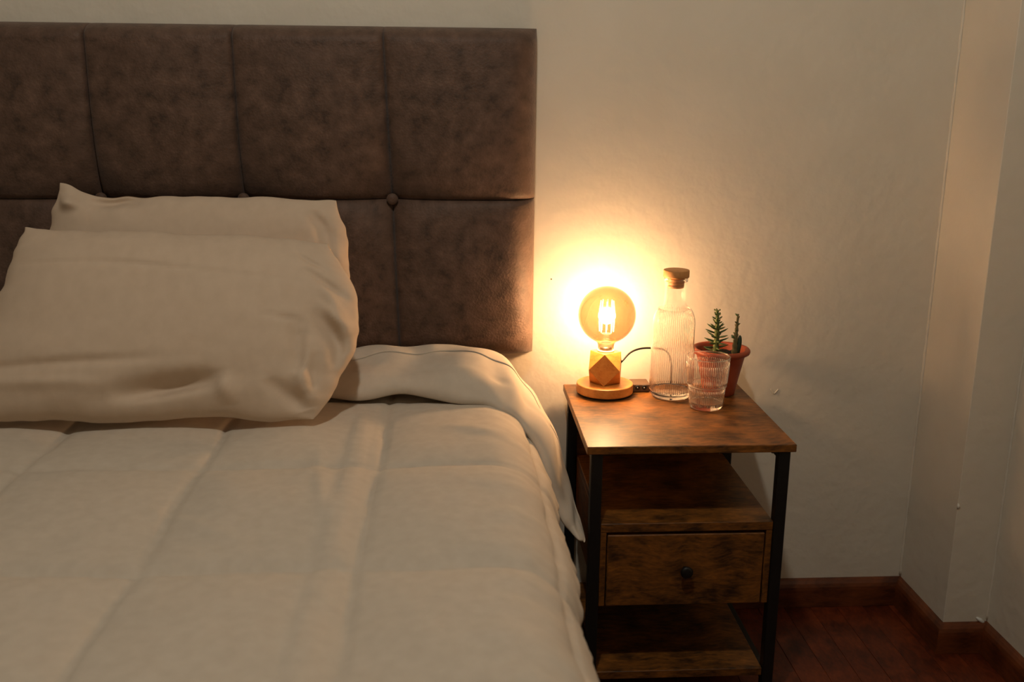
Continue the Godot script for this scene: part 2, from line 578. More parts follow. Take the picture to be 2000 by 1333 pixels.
func pad(x0: float, x1: float, y0: float, y1: float, at_left: bool, at_right: bool, at_low: bool, at_top: bool) -> ArrayMesh:
	var n := 72
	var p := PackedVector3Array()
	for i in n + 1:
		var a := float(i) / n
		a = lerpf(a, 0.5 - 0.5 * cos(PI * a), 0.96)
		for j in n + 1:
			var b := float(j) / n
			b = lerpf(b, 0.5 - 0.5 * cos(PI * b), 0.96)
			var y := lerpf(y0, y1, b)
			var xa := x0 + (0.0 if at_left else seam_lean(x0, y))
			var xb := x1 + (0.0 if at_right else seam_lean(x1, y))
			var x := lerpf(xa, xb, a)
			var z := HB_DEEP - 0.008 + 0.015 * pow(sin(PI * a) * sin(PI * b), 0.8)
			# outer edges wrap round to the wall
			for e in [[at_left, x - xa, 0.055], [at_right, xb - x, 0.065], [at_low, y - y0, 0.05], [at_top, y1 - y, 0.035]]:
				if e[0]:
					var q := clampf(e[1] / e[2], 0.0, 1.0)
					z *= 0.08 + 0.92 * pow(1.0 - pow(1.0 - q, 2.3), 1.0 / 2.3)
			# seams sink towards the buttons
			for e in [[at_left, x - xa, y - HB_MID, 0.10], [at_right, xb - x, y - HB_MID, 0.10]]:
				if not e[0]:
					var near := exp(-pow(e[2] / e[3], 2.0))
					z -= (0.006 + 0.018 * near) * exp(-e[1] / (0.006 + 0.020 * near)) + 0.007 * exp(-e[1] / 0.0025)
			var bx := 9.0
			if not at_left: bx = minf(bx, x - xa)
			if not at_right: bx = minf(bx, xb - x)
			var v: float = (y - HB_MID) if at_top else (HB_MID - y)
			var near_b := exp(-pow(bx / 0.09, 2.0))
			z -= (0.008 + 0.016 * near_b) * exp(-absf(v) / (0.007 + 0.022 * near_b)) + 0.006 * exp(-absf(v) / 0.0025)
			z += 0.0012 * bumpy.get_noise_2d(x * 9.0, y * 9.0)
			# the right-hand end of the cross seam is a small tuck
			if at_right and xb - x < 0.05:
				z -= 0.004 * exp(-absf(v) / 0.006)
			p.append(Vector3(x, y, maxf(z, 0.004)))
	return grid_mesh(p, n + 1, n + 1, false)

const BED_MID := -0.5775
const FLAT := 0.6325
const CURVE := 0.115
const BED_Y := 0.62

func build_bed() -> void:
	var o := thing("bed", "low double bed with mattress hidden under the beige duvet", "bed")
	part("mattress", slab(Vector3(BED_MID - 0.70, 0.30, 0.085), Vector3(BED_MID + 0.70, 0.565, 1.95)), materials.mattress, o)
	part("base", slab(Vector3(BED_MID - 0.70, 0.10, 0.085), Vector3(BED_MID + 0.70, 0.2995, 1.95)), materials.bed_base, o)
	for sx in [-0.62, 0.62]:
		for z in [0.15, 1.88]:
			part("leg", bevel_box(Vector3(0.06, 0.0995, 0.06), 0.004), materials.black_plastic, o, Vector3(BED_MID + sx, 0.05, z))

# x and height across the bed for an arc length from its middle, with the outward direction
func across(s: float) -> Array:
	var side := signf(s)
	var d := absf(s)
	if d <= FLAT:
		return [BED_MID + s, BED_Y, Vector2(0, 1)]
	d -= FLAT
	var most := 1.46
	var phi := minf(d / CURVE, most)
	var x := FLAT + CURVE * sin(phi)
	var y := BED_Y - CURVE + CURVE * cos(phi)
	var rest := d - most * CURVE
	if rest > 0.0:
		x += rest * cos(most)
		y -= rest * sin(most)
	return [BED_MID + side * x, y, Vector2(side * sin(phi), cos(phi))]

func ridge(p: Vector2, a: Vector2, b: Vector2, wide: float) -> float:
	var t := clampf((p - a).dot(b - a) / (b - a).length_squared(), 0.0, 1.0)
	var q := a.lerp(b, t)
	var fade := sin(PI * clampf(t, 0.04, 0.96))
	return exp(-pow((p - q).length() / wide, 2.0)) * fade

func build_duvet() -> void:
	var o := thing("duvet", "beige quilted duvet with turned-down top edge covering the bed", "duvet")
	var n_s := 330
	var n_z := 260
	var s_most := FLAT + 0.115 * 1.46 + 0.36
	var p := PackedVector3Array()
	var soft := noise(1.0, 3, 91)
	for i in n_z + 1:
		var v := 0.10 + 2.35 * i / n_z
		var z := v
		var drop := 0.0
		if v > 1.93:
			var q := minf((v - 1.93) / 0.09, PI / 2)
			z = 1.93 + 0.09 * sin(q)
			drop = 0.09 * (1.0 - cos(q)) + maxf(0.0, v - 1.93 - 0.09 * PI / 2)
		for j in n_s + 1:
			var s := lerpf(-s_most, s_most, float(j) / n_s)
			var at := across(s)
			var out: Vector2 = at[2]
			# quilting: seams every 0.285 m along the bed, every 0.36 m across it
			var wob := 0.008 * soft.get_noise_2d(s * 4.0, v * 4.0)
			var f := (s - 0.452 + wob) / 0.285
			var dx := absf(f - roundf(f)) * 0.285
			var g := (v - 0.632 + wob) / 0.36
			var dz := absf(g - roundf(g)) * 0.36
			var wide := 0.05
			var h := 0.013 * (1.0 - exp(-dx / wide)) * (1.0 - exp(-dz / wide)) - 0.004 * exp(-pow(dx / 0.006, 2.0)) - 0.003 * exp(-pow(dz / 0.007, 2.0))
			# broad slack and small wrinkles
			h += 0.006 * soft.get_noise_2d(s * 2.2, v * 2.2) + 0.0016 * soft.get_noise_2d(s * 12.0 + v * 5.0, v * 5.0)
			var q2 := Vector2(s, v)
			# a flattened pleat beside the seam
			var pl := s - 0.413 - 0.004 * soft.get_noise_2d(v * 9.0, 4.0)
			h += 0.0045 * exp(-pow(pl / 0.017, 4.0)) * clampf((v - 0.36) / 0.06, 0.0, 1.0)
			h += 0.004 * ridge(q2, Vector2(0.345, 0.55), Vector2(0.40, 0.90), 0.012) + 0.003 * ridge(q2, Vector2(0.36, 0.60), Vector2(0.33, 0.72), 0.010)
			h -= 0.007 * ridge(q2, Vector2(-0.12, 1.0), Vector2(0.42, 0.985), 0.008)
			h -= 0.004 * ridge(q2, Vector2(0.16, 0.635), Vector2(0.36, 0.625), 0.008)
			h -= 0.004 * ridge(q2, Vector2(-0.16, 0.92), Vector2(-0.08, 1.0), 0.012)
			h += 0.003 * ridge(q2, Vector2(0.13, 0.80), Vector2(0.30, 0.93), 0.012)
			h += 0.003 * ridge(q2, Vector2(0.46, 0.40), Vector2(0.60, 0.36), 0.02)
			h += 0.003 * ridge(q2, Vector2(0.55, 0.45), Vector2(0.68, 0.52), 0.018)
			# drag lines over the rounded side
			var over := clampf((absf(s) - 0.56) / 0.1, 0.0, 1.0)
			h += over * 0.0035 * soft.get_noise_2d(s * 4.0 + v * 3.0, v * 13.0)
			# puckers along the sewn edge
			var e := absf(s) - (FLAT + 0.178)
			h += 0.006 * exp(-pow(e / 0.014, 2.0)) * (0.55 + 0.45 * sin(v * 105.0 + 3.0 * soft.get_noise_2d(v * 7.0, 2.0)))
			h -= 0.006 * exp(-pow((e - 0.022) / 0.010, 2.0))
			# the side hangs in loose folds
			var hang := clampf((absf(s) - FLAT - 0.17) / 0.25, 0.0, 1.0)
			h += hang * (0.014 * sin(v * 11.0 + 1.0) + 0.02 * soft.get_noise_2d(v * 5.0, 8.0))
			p.append(Vector3(at[0] + out.x * h, maxf(at[1] - drop, 0.13) + out.y * h, z + (h if drop > 0.05 else 0.0)))
	part("quilted_cover", grid_mesh(p, n_z + 1, n_s + 1, false), materials.duvet, o)
	# turned-down edge: [upper rear edge, lower front edge, half thickness]
	var stations := [
		[Vector3(-1.24, 0.652, 0.125), Vector3(-1.24, 0.636, 0.30), 0.014],
		[Vector3(-0.9, 0.652, 0.125), Vector3(-0.9, 0.636, 0.30), 0.014],
		[Vector3(-0.55, 0.652, 0.125), Vector3(-0.55, 0.636, 0.30), 0.014],
		[Vector3(-0.34, 0.656, 0.125), Vector3(-0.34, 0.638, 0.29), 0.018],
		[Vector3(-0.21, 0.676, 0.125), Vector3(-0.22, 0.634, 0.295), 0.026],
		[Vector3(-0.118, 0.684, 0.125), Vector3(-0.105, 0.642, 0.29), 0.030],
		[Vector3(-0.037, 0.686, 0.125), Vector3(-0.02, 0.634, 0.31), 0.030],
		[Vector3(0.05, 0.680, 0.13), Vector3(0.065, 0.631, 0.325), 0.030],
		[Vector3(0.113, 0.645, 0.13), Vector3(0.103, 0.618, 0.345), 0.027],
		[Vector3(0.155, 0.595, 0.14), Vector3(0.136, 0.592, 0.36), 0.025],
		[Vector3(0.187, 0.535, 0.165), Vector3(0.168, 0.545, 0.39), 0.026],
		[Vector3(0.217, 0.463, 0.235), Vector3(0.191, 0.463, 0.415), 0.025],
		[Vector3(0.236, 0.418, 0.335), Vector3(0.216, 0.414, 0.430), 0.017],
		[Vector3(0.245, 0.398, 0.395), Vector3(0.238, 0.396, 0.435), 0.008],
		[Vector3(0.250, 0.388, 0.422), Vector3(0.2495, 0.387, 0.435), 0.003],
	]
	var ups := []
	var lows := []
	var thick := []
	for s in stations:
		ups.append(s[0])
		lows.append(s[1])
		thick.append(Vector3(s[2], 0, 0))
	ups = spline(ups, 12)
	lows = spline(lows, 12)
	thick = spline(thick, 12)
	var n := 144
	var calm := noise(1.0, 1, 95)
	p = PackedVector3Array()
	for i in ups.size():
		var u: Vector3 = ups[i]
		var l: Vector3 = lows[i]
		var t: Vector3 = (ups[mini(i + 1, ups.size() - 1)] + lows[mini(i + 1, ups.size() - 1)] - ups[maxi(i - 1, 0)] - lows[maxi(i - 1, 0)]).normalized()
		var c := (u + l) / 2.0
		var half := (l - u) / 2.0
		var nn := half.cross(t).normalized()
		var th: float = thick[i].x
		var along := float(i) / 12.0
		for k in n + 1:
			var a := TAU * k / n
			var ca := cos(a)
			var sa := sin(a)
			var ce := signf(ca) * pow(absf(ca), 0.85)
			var se := signf(sa) * pow(absf(sa), 0.8)
			var w := th * se * (1.0 if sa > 0.0 else 0.55)
			if sa > 0.0:
				w += th * 0.34 * sa * calm.get_noise_2d(along * 0.7, ca * 0.8 + 20.0)
				w -= th * 0.10 * exp(-pow((ca - 0.28) / 0.12, 2.0)) * (0.5 + calm.get_noise_2d(along * 0.7, 33.0))
			p.append(c + half * ce + nn * w + half.normalized() * 0.012 * calm.get_noise_2d(along * 0.8, 50.0) * ca)
	var fold := part("turned_down_edge", grid_mesh(p, ups.size(), n + 1, false), materials.duvet, o)
	# hem: a second layer over the rear part of the fold, its free edge a little proud
	var strip := PackedVector3Array()
	var m := 20
	for i in ups.size():
		var row := i * (n + 1)
		var front: float = 0.31 + 0.035 * calm.get_noise_2d(i * 0.05, 70.0)
		var c: Vector3 = (ups[i] + lows[i]) / 2.0
		var lift := 0.0045 * clampf(thick[i].x / 0.02, 0.0, 1.0)
		var top := []
		var under := []
		for k in m + 1:
			var f := lerpf(front, 0.5, float(k) / m) * n
			var at := lerpf(0.0, 1.0, f - floorf(f))
			var q: Vector3 = p[row + int(f)].lerp(p[row + mini(int(f) + 1, n)], at)
			var away := (q - c).normalized()
			var round_ := minf(1.0, 0.35 + 3.0 * k / m)
			top.append(q + away * lift * round_)
			under.append(q - away * 0.002 + (ups[i] - lows[i]).normalized() * (0.006 if k == 0 else 0.0))
		under.reverse()
		for q in top + under: strip.append(q)
		strip.append(top[0])
	part("hem", grid_mesh(strip, ups.size(), 2 * m + 3, false), materials.duvet, fold)

# a stuffed cushion between four corners; out: the side that faces the room
func cushion(bl: Vector3, br: Vector3, tl: Vector3, tr: Vector3, full: float, rear: float, bulge: Array, folds: Array, seed_: int) -> ArrayMesh:
	var st := SurfaceTool.new()
	st.begin(Mesh.PRIMITIVE_TRIANGLES)
	var out := (br - bl).cross(tl - bl).normalized()
	var right := (br - bl).normalized()
	var up := (tl - bl).normalized()
	var wr := noise(1.0, 3, seed_)
	var nu := 110
	var nv := 90
	var base := 0
	for side in [1.0, -1.0]:
		var p := PackedVector3Array()
		for i in nv + 1:
			var v := float(i) / nv
			v = lerpf(v, 0.5 - 0.5 * cos(PI * v), 0.7)
			for j in nu + 1:
				var u := float(j) / nu
				u = lerpf(u, 0.5 - 0.5 * cos(PI * u), 0.7)
				var q := bl.lerp(br, u).lerp(tl.lerp(tr, u), v)
				# edges: left, right, low, top
				var mv := sin(PI * v)
				var mu := sin(PI * u)
				q += right * (bulge[1] * mv * pow(u, 3.0) - bulge[0] * mv * pow(1.0 - u, 3.0))
				q += up * (bulge[3] * mu * pow(v, 3.0) - bulge[2] * mu * pow(1.0 - v, 3.0))
				q += up * bulge[4] * exp(-pow(u / 0.09, 2.0)) * pow(v, 5.0)
				var nook := exp(-pow((1.0 - u) / 0.13, 2.0)) * exp(-pow((1.0 - v) / 0.16, 2.0))
				q -= (right + up) * bulge[5] * nook
				var fu := pow(1.0 - pow(absf(2.0 * u - 1.0), 3.0), 0.55)
				var fv := pow(1.0 - pow(absf(2.0 * v - 1.0), 2.6), 0.55)
				var rim := fu * fv
				var w := (full if side > 0.0 else rear) * rim
				q += up * (0.010 * wr.get_noise_2d(u * 3.0, 40.0) * pow(v, 6.0) + 0.010 * wr.get_noise_2d(u * 3.0, 60.0) * pow(1.0 - v, 6.0))
				q += right * (0.012 * wr.get_noise_2d(v * 2.5, 80.0) * pow(u, 6.0) + 0.010 * wr.get_noise_2d(v * 4.0, 90.0) * pow(1.0 - u, 6.0))
				var soft_rim := minf(1.0, rim * 1.6)
				var d := 0.004 * wr.get_noise_2d(u * 2.5, v * 2.5) * soft_rim
				# gathers running in from the sides
				d += 0.003 * soft_rim * wr.get_noise_2d(u * 2.0 + 5.0, v * 9.0) * (exp(-(1.0 - u) / 0.10) + exp(-u / 0.08))
				d += 0.003 * soft_rim * wr.get_noise_2d(u * 9.0, v * 2.0 + 3.0) * (exp(-(1.0 - v) / 0.06) + exp(-v / 0.08))
				for f in folds:
					d += 1.8 * f[2] * ridge(Vector2(u, v), f[0], f[1], f[3]) * (1.0 if side > 0.0 else 0.0)
				p.append(q + out * side * (w + d * 1.0))
		base = add_grid(st, p, nv + 1, nu + 1, side > 0.0, PackedVector2Array(), base)
	st.generate_normals()
	return st.commit()

func build_pillows() -> void:
	var back := thing("pillow", "beige pillow leaning on the headboard behind the other pillow", "pillow")
	part("pillowcase", cushion(Vector3(-0.84, 0.69, 0.225), Vector3(-0.255, 0.69, 0.225), Vector3(-0.785, 1.012, 0.135), Vector3(-0.224, 1.010, 0.135), 0.055, 0.036,
		[0.01, 0.03, 0.0, 0.0, 0.03, 0.008], [
		[Vector2(0.10, 0.95), Vector2(0.32, 0.97), -0.012, 0.03], [Vector2(0.02, 0.90), Vector2(0.10, 0.94), 0.012, 0.03],
		[Vector2(0.90, 0.95), Vector2(0.97, 0.60), -0.008, 0.025], [Vector2(0.94, 0.80), Vector2(0.99, 0.55), 0.006, 0.02],
		], 101), materials.pillow, back)
	var front := thing("pillow", "beige pillow lying on the duvet in front of the other pillow", "pillow")
	part("pillowcase", cushion(Vector3(-0.93, 0.646, 0.445), Vector3(-0.252, 0.644, 0.452), Vector3(-0.806, 0.962, 0.258), Vector3(-0.228, 0.936, 0.258), 0.075, 0.03,
		[-0.015, 0.062, 0.0, 0.005, 0.006, 0.006], [
		# long shallow creases over the front
		[Vector2(0.0, 0.78), Vector2(0.55, 0.76), -0.0022, 0.012], [Vector2(0.2, 0.80), Vector2(0.9, 0.70), -0.0018, 0.012],
		[Vector2(0.02, 0.22), Vector2(0.60, 0.28), -0.005, 0.022], [Vector2(0.0, 0.16), Vector2(0.5, 0.15), 0.004, 0.03],
		[Vector2(0.45, 0.10), Vector2(0.76, 0.20), -0.020, 0.045], [Vector2(0.72, 0.22), Vector2(0.78, 0.04), 0.008, 0.022],
		# gathers at the open end
		[Vector2(0.88, 0.80), Vector2(0.99, 0.62), -0.006, 0.016], [Vector2(0.90, 0.58), Vector2(0.97, 0.36), -0.012, 0.020],
		[Vector2(0.93, 0.60), Vector2(0.99, 0.42), 0.009, 0.018], [Vector2(0.86, 0.50), Vector2(0.92, 0.20), -0.010, 0.020],
		[Vector2(0.88, 0.44), Vector2(0.95, 0.14), 0.010, 0.018], [Vector2(0.78, 0.52), Vector2(0.90, 0.48), -0.003, 0.012],
		[Vector2(0.91, 0.72), Vector2(0.985, 0.50), 0.005, 0.012], [Vector2(0.945, 0.50), Vector2(0.985, 0.24), -0.009, 0.014],
		[Vector2(0.92, 0.34), Vector2(0.965, 0.08), -0.008, 0.012], [Vector2(0.86, 0.90), Vector2(0.96, 0.78), -0.004, 0.012],
		[Vector2(0.84, 0.20), Vector2(0.97, 0.03), -0.010, 0.022], [Vector2(0.90, 0.25), Vector2(0.98, 0.05), 0.010, 0.02],
		], 107), materials.pillow, front)

# ---------------------------------------------------------------- nightstand

func build_nightstand() -> void:
	var o := thing("nightstand", "rustic brown nightstand with black metal frame and one drawer", "nightstand")
	var x0 := 0.25
	var z0 := 0.025
	var deep := 0.4136
	var k := 1.4
	part("table_top", bevel_box(Vector3(0.4, 0.0155, deep), 0.0012, k, Vector2(0.13, 0.22)), materials.board, o, Vector3(x0 + 0.2, TABLE_Y - 0.00775, z0 + deep / 2))
	var leg := bevel_box(Vector3(0.022, TABLE_Y - 0.0162, 0.022), 0.0012)
	var zf := z0 + deep - 0.016
	var zr := z0 + 0.018
	for x in [x0 + 0.02, x0 + 0.38]:
		for z in [zr, zf]:
			part("leg", leg, materials.black_metal, o, Vector3(x, (TABLE_Y - 0.0162) / 2.0 + 0.0002, z))
	# rails under the top and between the legs
	var side_rail := bevel_box(Vector3(0.018, 0.018, zf - zr - 0.0225), 0.001)
	for x in [x0 + 0.02, x0 + 0.38]:
		part("rail", side_rail, materials.black_metal, o, Vector3(x, TABLE_Y - 0.026, (zf + zr) / 2))
		part("rail", side_rail, materials.black_metal, o, Vector3(x, 0.073, (zf + zr) / 2))
	part("rail", bevel_box(Vector3(0.3375, 0.018, 0.018), 0.001), materials.black_metal, o, Vector3(x0 + 0.2, TABLE_Y - 0.026, zr))
	var bracket := bevel_box(Vector3(0.014, 0.003, 0.014), 0.0005)
	for s in [[x0 + 0.038, 0.0], [x0 + 0.362, 0.0]]:
		part("bracket", bracket, materials.black_metal, o, Vector3(s[0], TABLE_Y - 0.019, zf))
	# drawer box hung between the legs
	var bx0 := x0 + 0.0315
	var bx1 := x0 + 0.3685
	var wide := bx1 - bx0
	var z1 := z0 + 0.03
	var z2 := z0 + deep - 0.008
	part("shelf", bevel_box(Vector3(wide, 0.018, z2 - z1), 0.001, k, Vector2(0.55, 0.6)), materials.board, o, Vector3((bx0 + bx1) / 2, 0.410, (z1 + z2) / 2))
	for x in [bx0 + 0.006, bx1 - 0.006]:
		part("side_panel", bevel_box(Vector3(0.012, 0.156, z2 - z1 - 0.002), 0.001, k, Vector2(0.3, 0.1)), materials.board, o, Vector3(x, 0.3225, (z1 + z2) / 2))
	part("drawer_bottom", bevel_box(Vector3(wide - 0.025, 0.008, z2 - z1 - 0.03), 0.001, k), materials.board, o, Vector3((bx0 + bx1) / 2, 0.2485, (z1 + z2) / 2 - 0.005))
	var drawer := part("drawer_front", bevel_box(Vector3(wide - 0.029, 0.150, 0.015), 0.0015, k, Vector2(0.82, 0.37)), materials.board, o, Vector3((bx0 + bx1) / 2, 0.3195, z2 - 0.0085))
	part("knob", lathe(smooth_profile([Vector2(0, 0.0), Vector2(0.0055, 0.0), Vector2(0.0052, 0.008), Vector2(0.0105, 0.012), Vector2(0.0125, 0.017), Vector2(0.009, 0.021), Vector2(0.0, 0.022)], 4), 24), materials.black_metal, drawer, Vector3(0.0, 0.002, 0.0075), Vector3(PI / 2, 0, 0))
	part("back_panel", bevel_box(Vector3(0.335, 0.316, 0.008), 0.001, k, Vector2(0.2, 0.7)), materials.board, o, Vector3(x0 + 0.2, 0.395, z0 + 0.006))
	part("bottom_shelf", bevel_box(Vector3(wide - 0.001, 0.017, z2 - z1), 0.001, k, Vector2(0.42, 0.15)), materials.board, o, Vector3((bx0 + bx1) / 2, 0.0915, (z1 + z2) / 2))
	# cable hanging at the wall between bed and nightstand
	var c := spline([Vector3(0.24, 0.18, 0.012), Vector3(0.225, 0.182, 0.02), Vector3(0.20, 0.178, 0.02), Vector3(0.16, 0.19, 0.02)], 6)
	tag(part("wall_cable", tube(c, 0.003, 8), materials.black_plastic, self), "thin black cable at the wall between bed and nightstand", "cable")

# ---------------------------------------------------------------- things on the nightstand

func build_lamp(energy: float) -> void:
	var o := thing("table_lamp", "wooden table lamp with a lit amber globe bulb", "lamp", Vector3(0.3335, TABLE_Y, 0.0965))
	part("felt_pad", lathe([Vector2(0, 0.0002), Vector2(0.058, 0.0002), Vector2(0.058, 0.004), Vector2(0, 0.004)], 48), materials.felt, o)
	var disc := SurfaceTool.new()
	disc.begin(Mesh.PRIMITIVE_TRIANGLES)
	var ring := []
	var n := 72
	var prof := [Vector2(0.0595, 0.0041), Vector2(0.0618, 0.0055), Vector2(0.0622, 0.008), Vector2(0.0622, 0.022), Vector2(0.0616, 0.0242), Vector2(0.0595, 0.0252)]
	for j in n:
		var a := TAU * j / n
		var b := TAU * (j + 1) / n
		for i in prof.size() - 1:
			convex_face(disc, [Vector3(prof[i].x * cos(a), prof[i].y, prof[i].x * sin(a)), Vector3(prof[i].x * cos(b), prof[i].y, prof[i].x * sin(b)), Vector3(prof[i + 1].x * cos(b), prof[i + 1].y, prof[i + 1].x * sin(b)), Vector3(prof[i + 1].x * cos(a), prof[i + 1].y, prof[i + 1].x * sin(a))], Vector3(0, 0.014, 0), 4.0)
		ring.append(Vector3(0.0595 * cos(a), 0.0252, 0.0595 * sin(a)))
	convex_face(disc, ring, Vector3(0, 0.014, 0), 4.0)
	part("base", disc.commit(), materials.lamp_wood, o)
	# faceted block: a cube whose corners are cut to the middles of its edges
	var blk := SurfaceTool.new()
	blk.begin(Mesh.PRIMITIVE_TRIANGLES)
	var r := Vector3(0.0335, 0.0355, 0.0335)
	for s in [-1.0, 1.0]:
		convex_face(blk, [Vector3(s, 1, 0) * r, Vector3(s, 0, 1) * r, Vector3(s, -1, 0) * r, Vector3(s, 0, -1) * r], Vector3.ZERO, 5.0)
		convex_face(blk, [Vector3(1, s, 0) * r, Vector3(0, s, 1) * r, Vector3(-1, s, 0) * r, Vector3(0, s, -1) * r], Vector3.ZERO, 5.0)
		convex_face(blk, [Vector3(1, 0, s) * r, Vector3(0, 1, s) * r, Vector3(-1, 0, s) * r, Vector3(0, -1, s) * r], Vector3.ZERO, 5.0)
		for t in [-1.0, 1.0]:
			for w in [-1.0, 1.0]:
				convex_face(blk, [Vector3(s, t, 0) * r, Vector3(s, 0, w) * r, Vector3(0, t, w) * r], Vector3.ZERO, 5.0)
	part("faceted_block", blk.commit(), materials.lamp_wood, o, Vector3(0, 0.0608, 0), Vector3(0, -0.22, 0))
	part("socket_ring", lathe([Vector2(0, 0.0964), Vector2(0.0175, 0.0964), Vector2(0.0185, 0.0972), Vector2(0.0185, 0.099), Vector2(0.0175, 0.1), Vector2(0.0, 0.1)], 40), materials.white_enamel, o)
	var bulb := Node3D.new()
	bulb.name = "bulb"
	o.add_child(bulb)
	var cy := 0.1775
	var gp := [Vector2(0.0165, 0.0995), Vector2(0.0172, 0.104), Vector2(0.0178, 0.110), Vector2(0.0195, 0.1155)]
	for k in 40:
		var a := lerpf(-1.16, PI / 2, k / 39.0)
		gp.append(Vector2(maxf(0.0625 * cos(a), 0.0), cy + 0.0625 * sin(a)))
	for k in 40:
		var a := lerpf(PI / 2, -1.15, k / 39.0)
		gp.append(Vector2(maxf(0.0617 * cos(a), 0.0), cy + 0.0617 * sin(a)))
	gp.append_array([Vector2(0.0187, 0.1155), Vector2(0.0170, 0.110), Vector2(0.0164, 0.104), Vector2(0.0157, 0.0995), Vector2(0.0165, 0.0995)])
	part("globe_glass", lathe(gp, 72), materials.bulb_glass, bulb)
	part("screw_cap", lathe([Vector2(0, 0.1001), Vector2(0.0130, 0.1001), Vector2(0.0135, 0.104), Vector2(0.012, 0.1065), Vector2(0, 0.1068)], 32), materials.metal, bulb)
	# glass stem with flared top, under the filaments
	part("stem_glass", lathe(smooth_profile([Vector2(0.0145, 0.107), Vector2(0.0075, 0.116), Vector2(0.0055, 0.124), Vector2(0.0075, 0.133), Vector2(0.0115, 0.136), Vector2(0.0, 0.1375)], 4), 28), materials.thin_glass, bulb)
	# ring of upright filaments round the stem, one glowing piece
	var fil := SurfaceTool.new()
	fil.begin(Mesh.PRIMITIVE_TRIANGLES)
	var at := 0
	for k in 8:
		var a := TAU * k / 8.0 + 0.2
		var d := Vector3(cos(a), 0, sin(a))
		at = add_tube(fil, [d * 0.0150 + Vector3(0, 0.140, 0), d * 0.0160 + Vector3(0, 0.16, 0), d * 0.0160 + Vector3(0, 0.187, 0), d * 0.0135 + Vector3(0, 0.209, 0)], [0.0014, 0.0017, 0.0017, 0.0012], 8, at)
	fil.generate_normals()
	part("filament", fil.commit(), materials.filament, bulb)
	part("support_wire", tube([Vector3(0, 0.1375, 0), Vector3(0, 0.212, 0)], 0.0006, 6), materials.metal, bulb)
	var l := OmniLight3D.new()
	l.name = "bulb_light"
	l.light_color = Color(1.0, 0.785, 0.56)
	l.light_energy = energy
	l.light_size = 0.02
	l.omni_range = 10.0
	l.omni_attenuation = 2.0
	l.shadow_enabled = true
	bulb.add_child(l)
	l.position = Vector3(0, cy - 0.002, 0)
	# cord out of the block, over to the power block
	var cord := spline([Vector3(0.027, 0.060, -0.006), Vector3(0.040, 0.071, -0.012), Vector3(0.060, 0.086, -0.026), Vector3(0.085, 0.0915, -0.038), Vector3(0.115, 0.089, -0.050), Vector3(0.145, 0.080, -0.064), Vector3(0.162, 0.055, -0.079), Vector3(0.166, 0.0, -0.0835), Vector3(0.166, -0.15, -0.0835)], 8)
	part("cord", tube(cord, 0.0022, 10), materials.black_plastic, o)

func build_power_block() -> void:
	var o := thing("power_block", "small brown power block with two round sockets behind the lamp base", "power strip", Vector3(0.4155, TABLE_Y, 0.071))
	var m := plain(Color(0.30, 0.21, 0.14), 0.5)
	part("body", bevel_box(Vector3(0.041, 0.0185, 0.044), 0.002), m, o, Vector3(0, 0.0095, 0))
	for x in [-0.008, 0.007]:
		var s := part("socket", lathe([Vector2(0, 0.0006), Vector2(0.0045, 0.0006), Vector2(0.0052, 0.0002), Vector2(0.0052, -0.001), Vector2(0, -0.001)], 20), materials.black_plastic, o, Vector3(x, 0.011, 0.0222), Vector3(PI / 2, 0, 0))
		part("contact", lathe([Vector2(0, 0.0016), Vector2(0.0014, 0.0014), Vector2(0.0016, 0.0), Vector2(0, 0.0)], 10), materials.metal, s, Vector3(0, 0.0004, 0))
	part("foot", bevel_box(Vector3(0.036, 0.0012, 0.04), 0.0003), materials.black_plastic, o, Vector3(0, 0.0007, 0))

